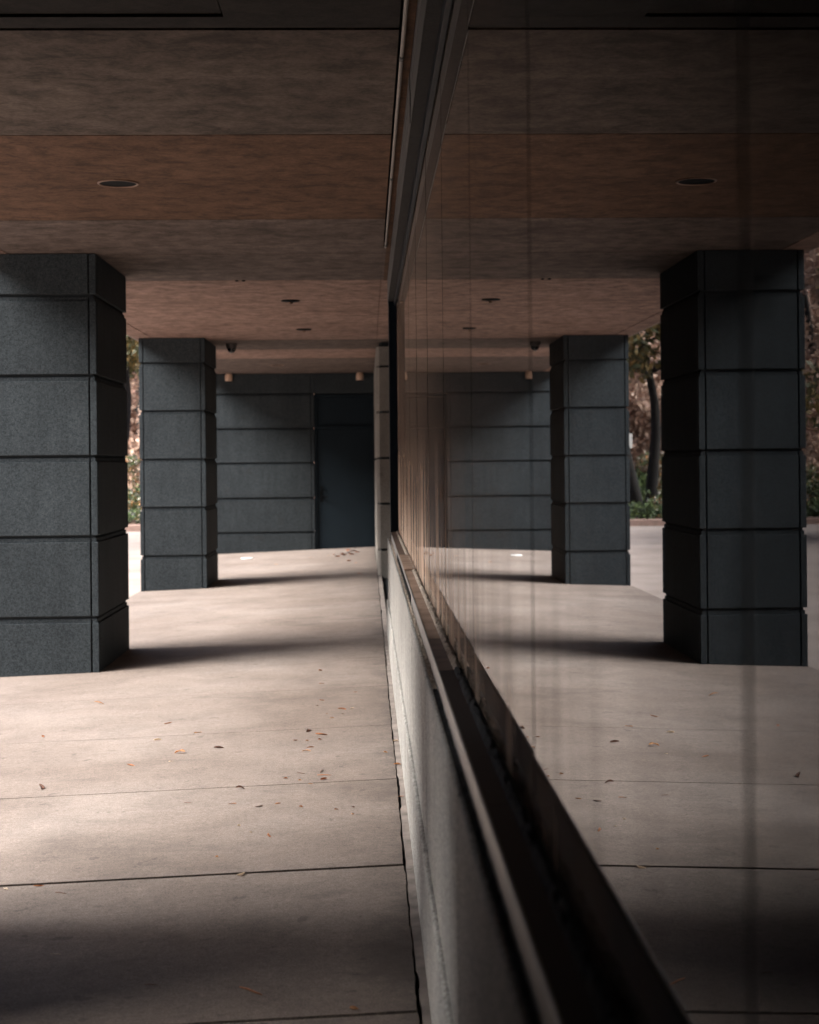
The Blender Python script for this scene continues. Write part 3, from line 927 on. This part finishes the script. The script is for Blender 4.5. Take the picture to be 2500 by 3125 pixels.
k = 0
pl_desc = ["white and orange flowering", "leafy green", "low glossy green", "pale flowered"]
for row, (yy, hh) in enumerate(((37.9, .38), (39.2, .62), (41.0, .95))):
    for i in range(15):
        x = -5.9 - i * .62 - random.uniform(0, .25)
        d = 0 if row == 1 and i % 2 == 0 else (3 if row == 2 and i % 2 else (1 if row else 2))
        lab = "%s plant, %s along the %s row of the bed" % (pl_desc[d], ["first", "second", "third", "fourth", "fifth", "sixth", "seventh", "eighth", "ninth", "tenth", "eleventh", "twelfth", "thirteenth", "fourteenth", "fifteenth"][i], ["front", "middle", "back"][row])
        plant(x, yy + random.uniform(-.3, .3), hh * random.uniform(.8, 1.2), .42, FLOW if d in (0, 3) else GREEN, lab, 100 + k, 420)
        k += 1

for i in range(9):
    plant(-6.0 - i * .95 - random.uniform(0, .3), 43.6 + random.uniform(-.4, .4), random.uniform(1.5, 2.3), .62, FLOW,
          "tall pale flowered bush against the back of the bed, " + ["first", "second", "third", "fourth", "fifth", "sixth", "seventh", "eighth", "ninth"][i] + " from the right", 300 + i, 1100)
tree("shade_tree", "dark slender curving tree trunk rising from the flower bed beyond the columns", -6.70, 40.3, 9.5, 3.4, OLIVE, 5, 9000, .17, (.03, .02), .75)
tree("shade_tree", "dark leaning tree just behind the curving trunk in the flower bed", -7.78, 42.0, 9.0, 3.0, OLIVE, 8, 7000, .19, (.10, .02), .6)
gname = "russet trees across the road"
spots = [(-4.5, 58, 12), (-8.6, 56.5, 13), (-12.4, 58.5, 12), (-16.5, 57, 13), (-21, 59, 12), (-26, 57, 13), (-32, 60, 13)]
desc = ["rightmost", "second from right", "third from right", "middle", "third from left", "second from left", "leftmost"]
for i, (x, y, h) in enumerate(spots):
    tree("russet_tree", "pinkish russet tree with drooping foliage across the road, " + desc[i] + " of seven", x, y, h, 3.6, RUSSET, 30 + i, 20000, .25, (0, 0), .12, gname, .115, True)
spots = [(-11.5, 30.5, 8), (-15.5, 39, 9), (-20, 33, 9)]
for i, (x, y, h) in enumerate(spots):
    tree("olive_tree", "olive and yellow leaved tree standing out on the plaza, " + ["nearest", "middle", "farthest left"][i] + " of three", x, y, h, 3.0, OLIVE, 60 + i, 9000, .2, (0, 0), .3, "olive leaved trees on the plaza", .10)

def shrub(x, y, w, h, label, seed):
    rnd = random.Random(seed)
    bm = bmesh.new()
    cents = [(Vector((rnd.uniform(-w, w), rnd.uniform(-.5, .5), h * rnd.uniform(.25, .75))), h * .35) for _ in range(14)]
    foliage(bm, cents, 3500, .07, rnd, .9)
    o = link("shrub", bm, GREEN, None, (x, y, GZ))
    tag(o, label, "shrub", "dark green shrubs across the road")
for i, x in enumerate((-6.5, -9.5, -12.5, -15.5, -18.5, -22)):
    shrub(x, 55.4, 1.6, 1.25, "dark green rounded shrub across the road, " + ["first", "second", "third", "fourth", "fifth", "sixth"][i] + " from the right", 80 + i)

M_blocker = mat_plain("dark_grey_blocker", (.10, .10, .10), .8, 0, .3, 2)
# brick building closing the view across the road
r = empty("brick_building", (-20, 72, GZ))
tag(r, "pale reddish brick building standing behind the russet trees", "building")
M_brick = mat_plain("weathered_brick", (.46, .29, .23), .9, 0, .35, 3)
bm = bmesh.new(); box(bm, -40, 34, 0, 12, 0, 14)
link("wall", bm, M_brick, r)
for fl in range(4):
    for i in range(15):
        bm = bmesh.new()
        x = -38 + i * 4.8
        box(bm, x, x + 1.8, -.06, .02, 1.2 + fl * 3.2, 3.0 + fl * 3.2)
        link("window", bm, M_dome, r)
r = empty("low_sky_blocker", (-31, 5, GZ))
tag(r, "unseen long grey building added across the plaza to block low sky light", "building")
bm = bmesh.new(); box(bm, -12, 0, -70, 24, 0, 19.0)  # out-of-view mass, added to shut out the low sky on this side
link("wall", bm, M_blocker, r)
for fl in range(6):
    bm = bmesh.new()
    box(bm, -.02, .05, -69, 23, 1.0 + fl * 3.1, 2.9 + fl * 3.1)
    link("window", bm, M_dome, r)
# small sign post by the road
r = empty("sign_post", (-7.55, 46.1, GZ))
tag(r, "small blank white sign on a thin pole behind the flower bed", "sign")
bm = bmesh.new(); tube(bm, [(0, 0, 0), (0, 0, 2.5)], .03, 8); link("pole", bm, M_trimp, r)
bm = bmesh.new(); box(bm, -.22, .22, -.045, -.031, 2.0, 2.45); link("sign_plate", bm, M_white, r, bevel=.004)
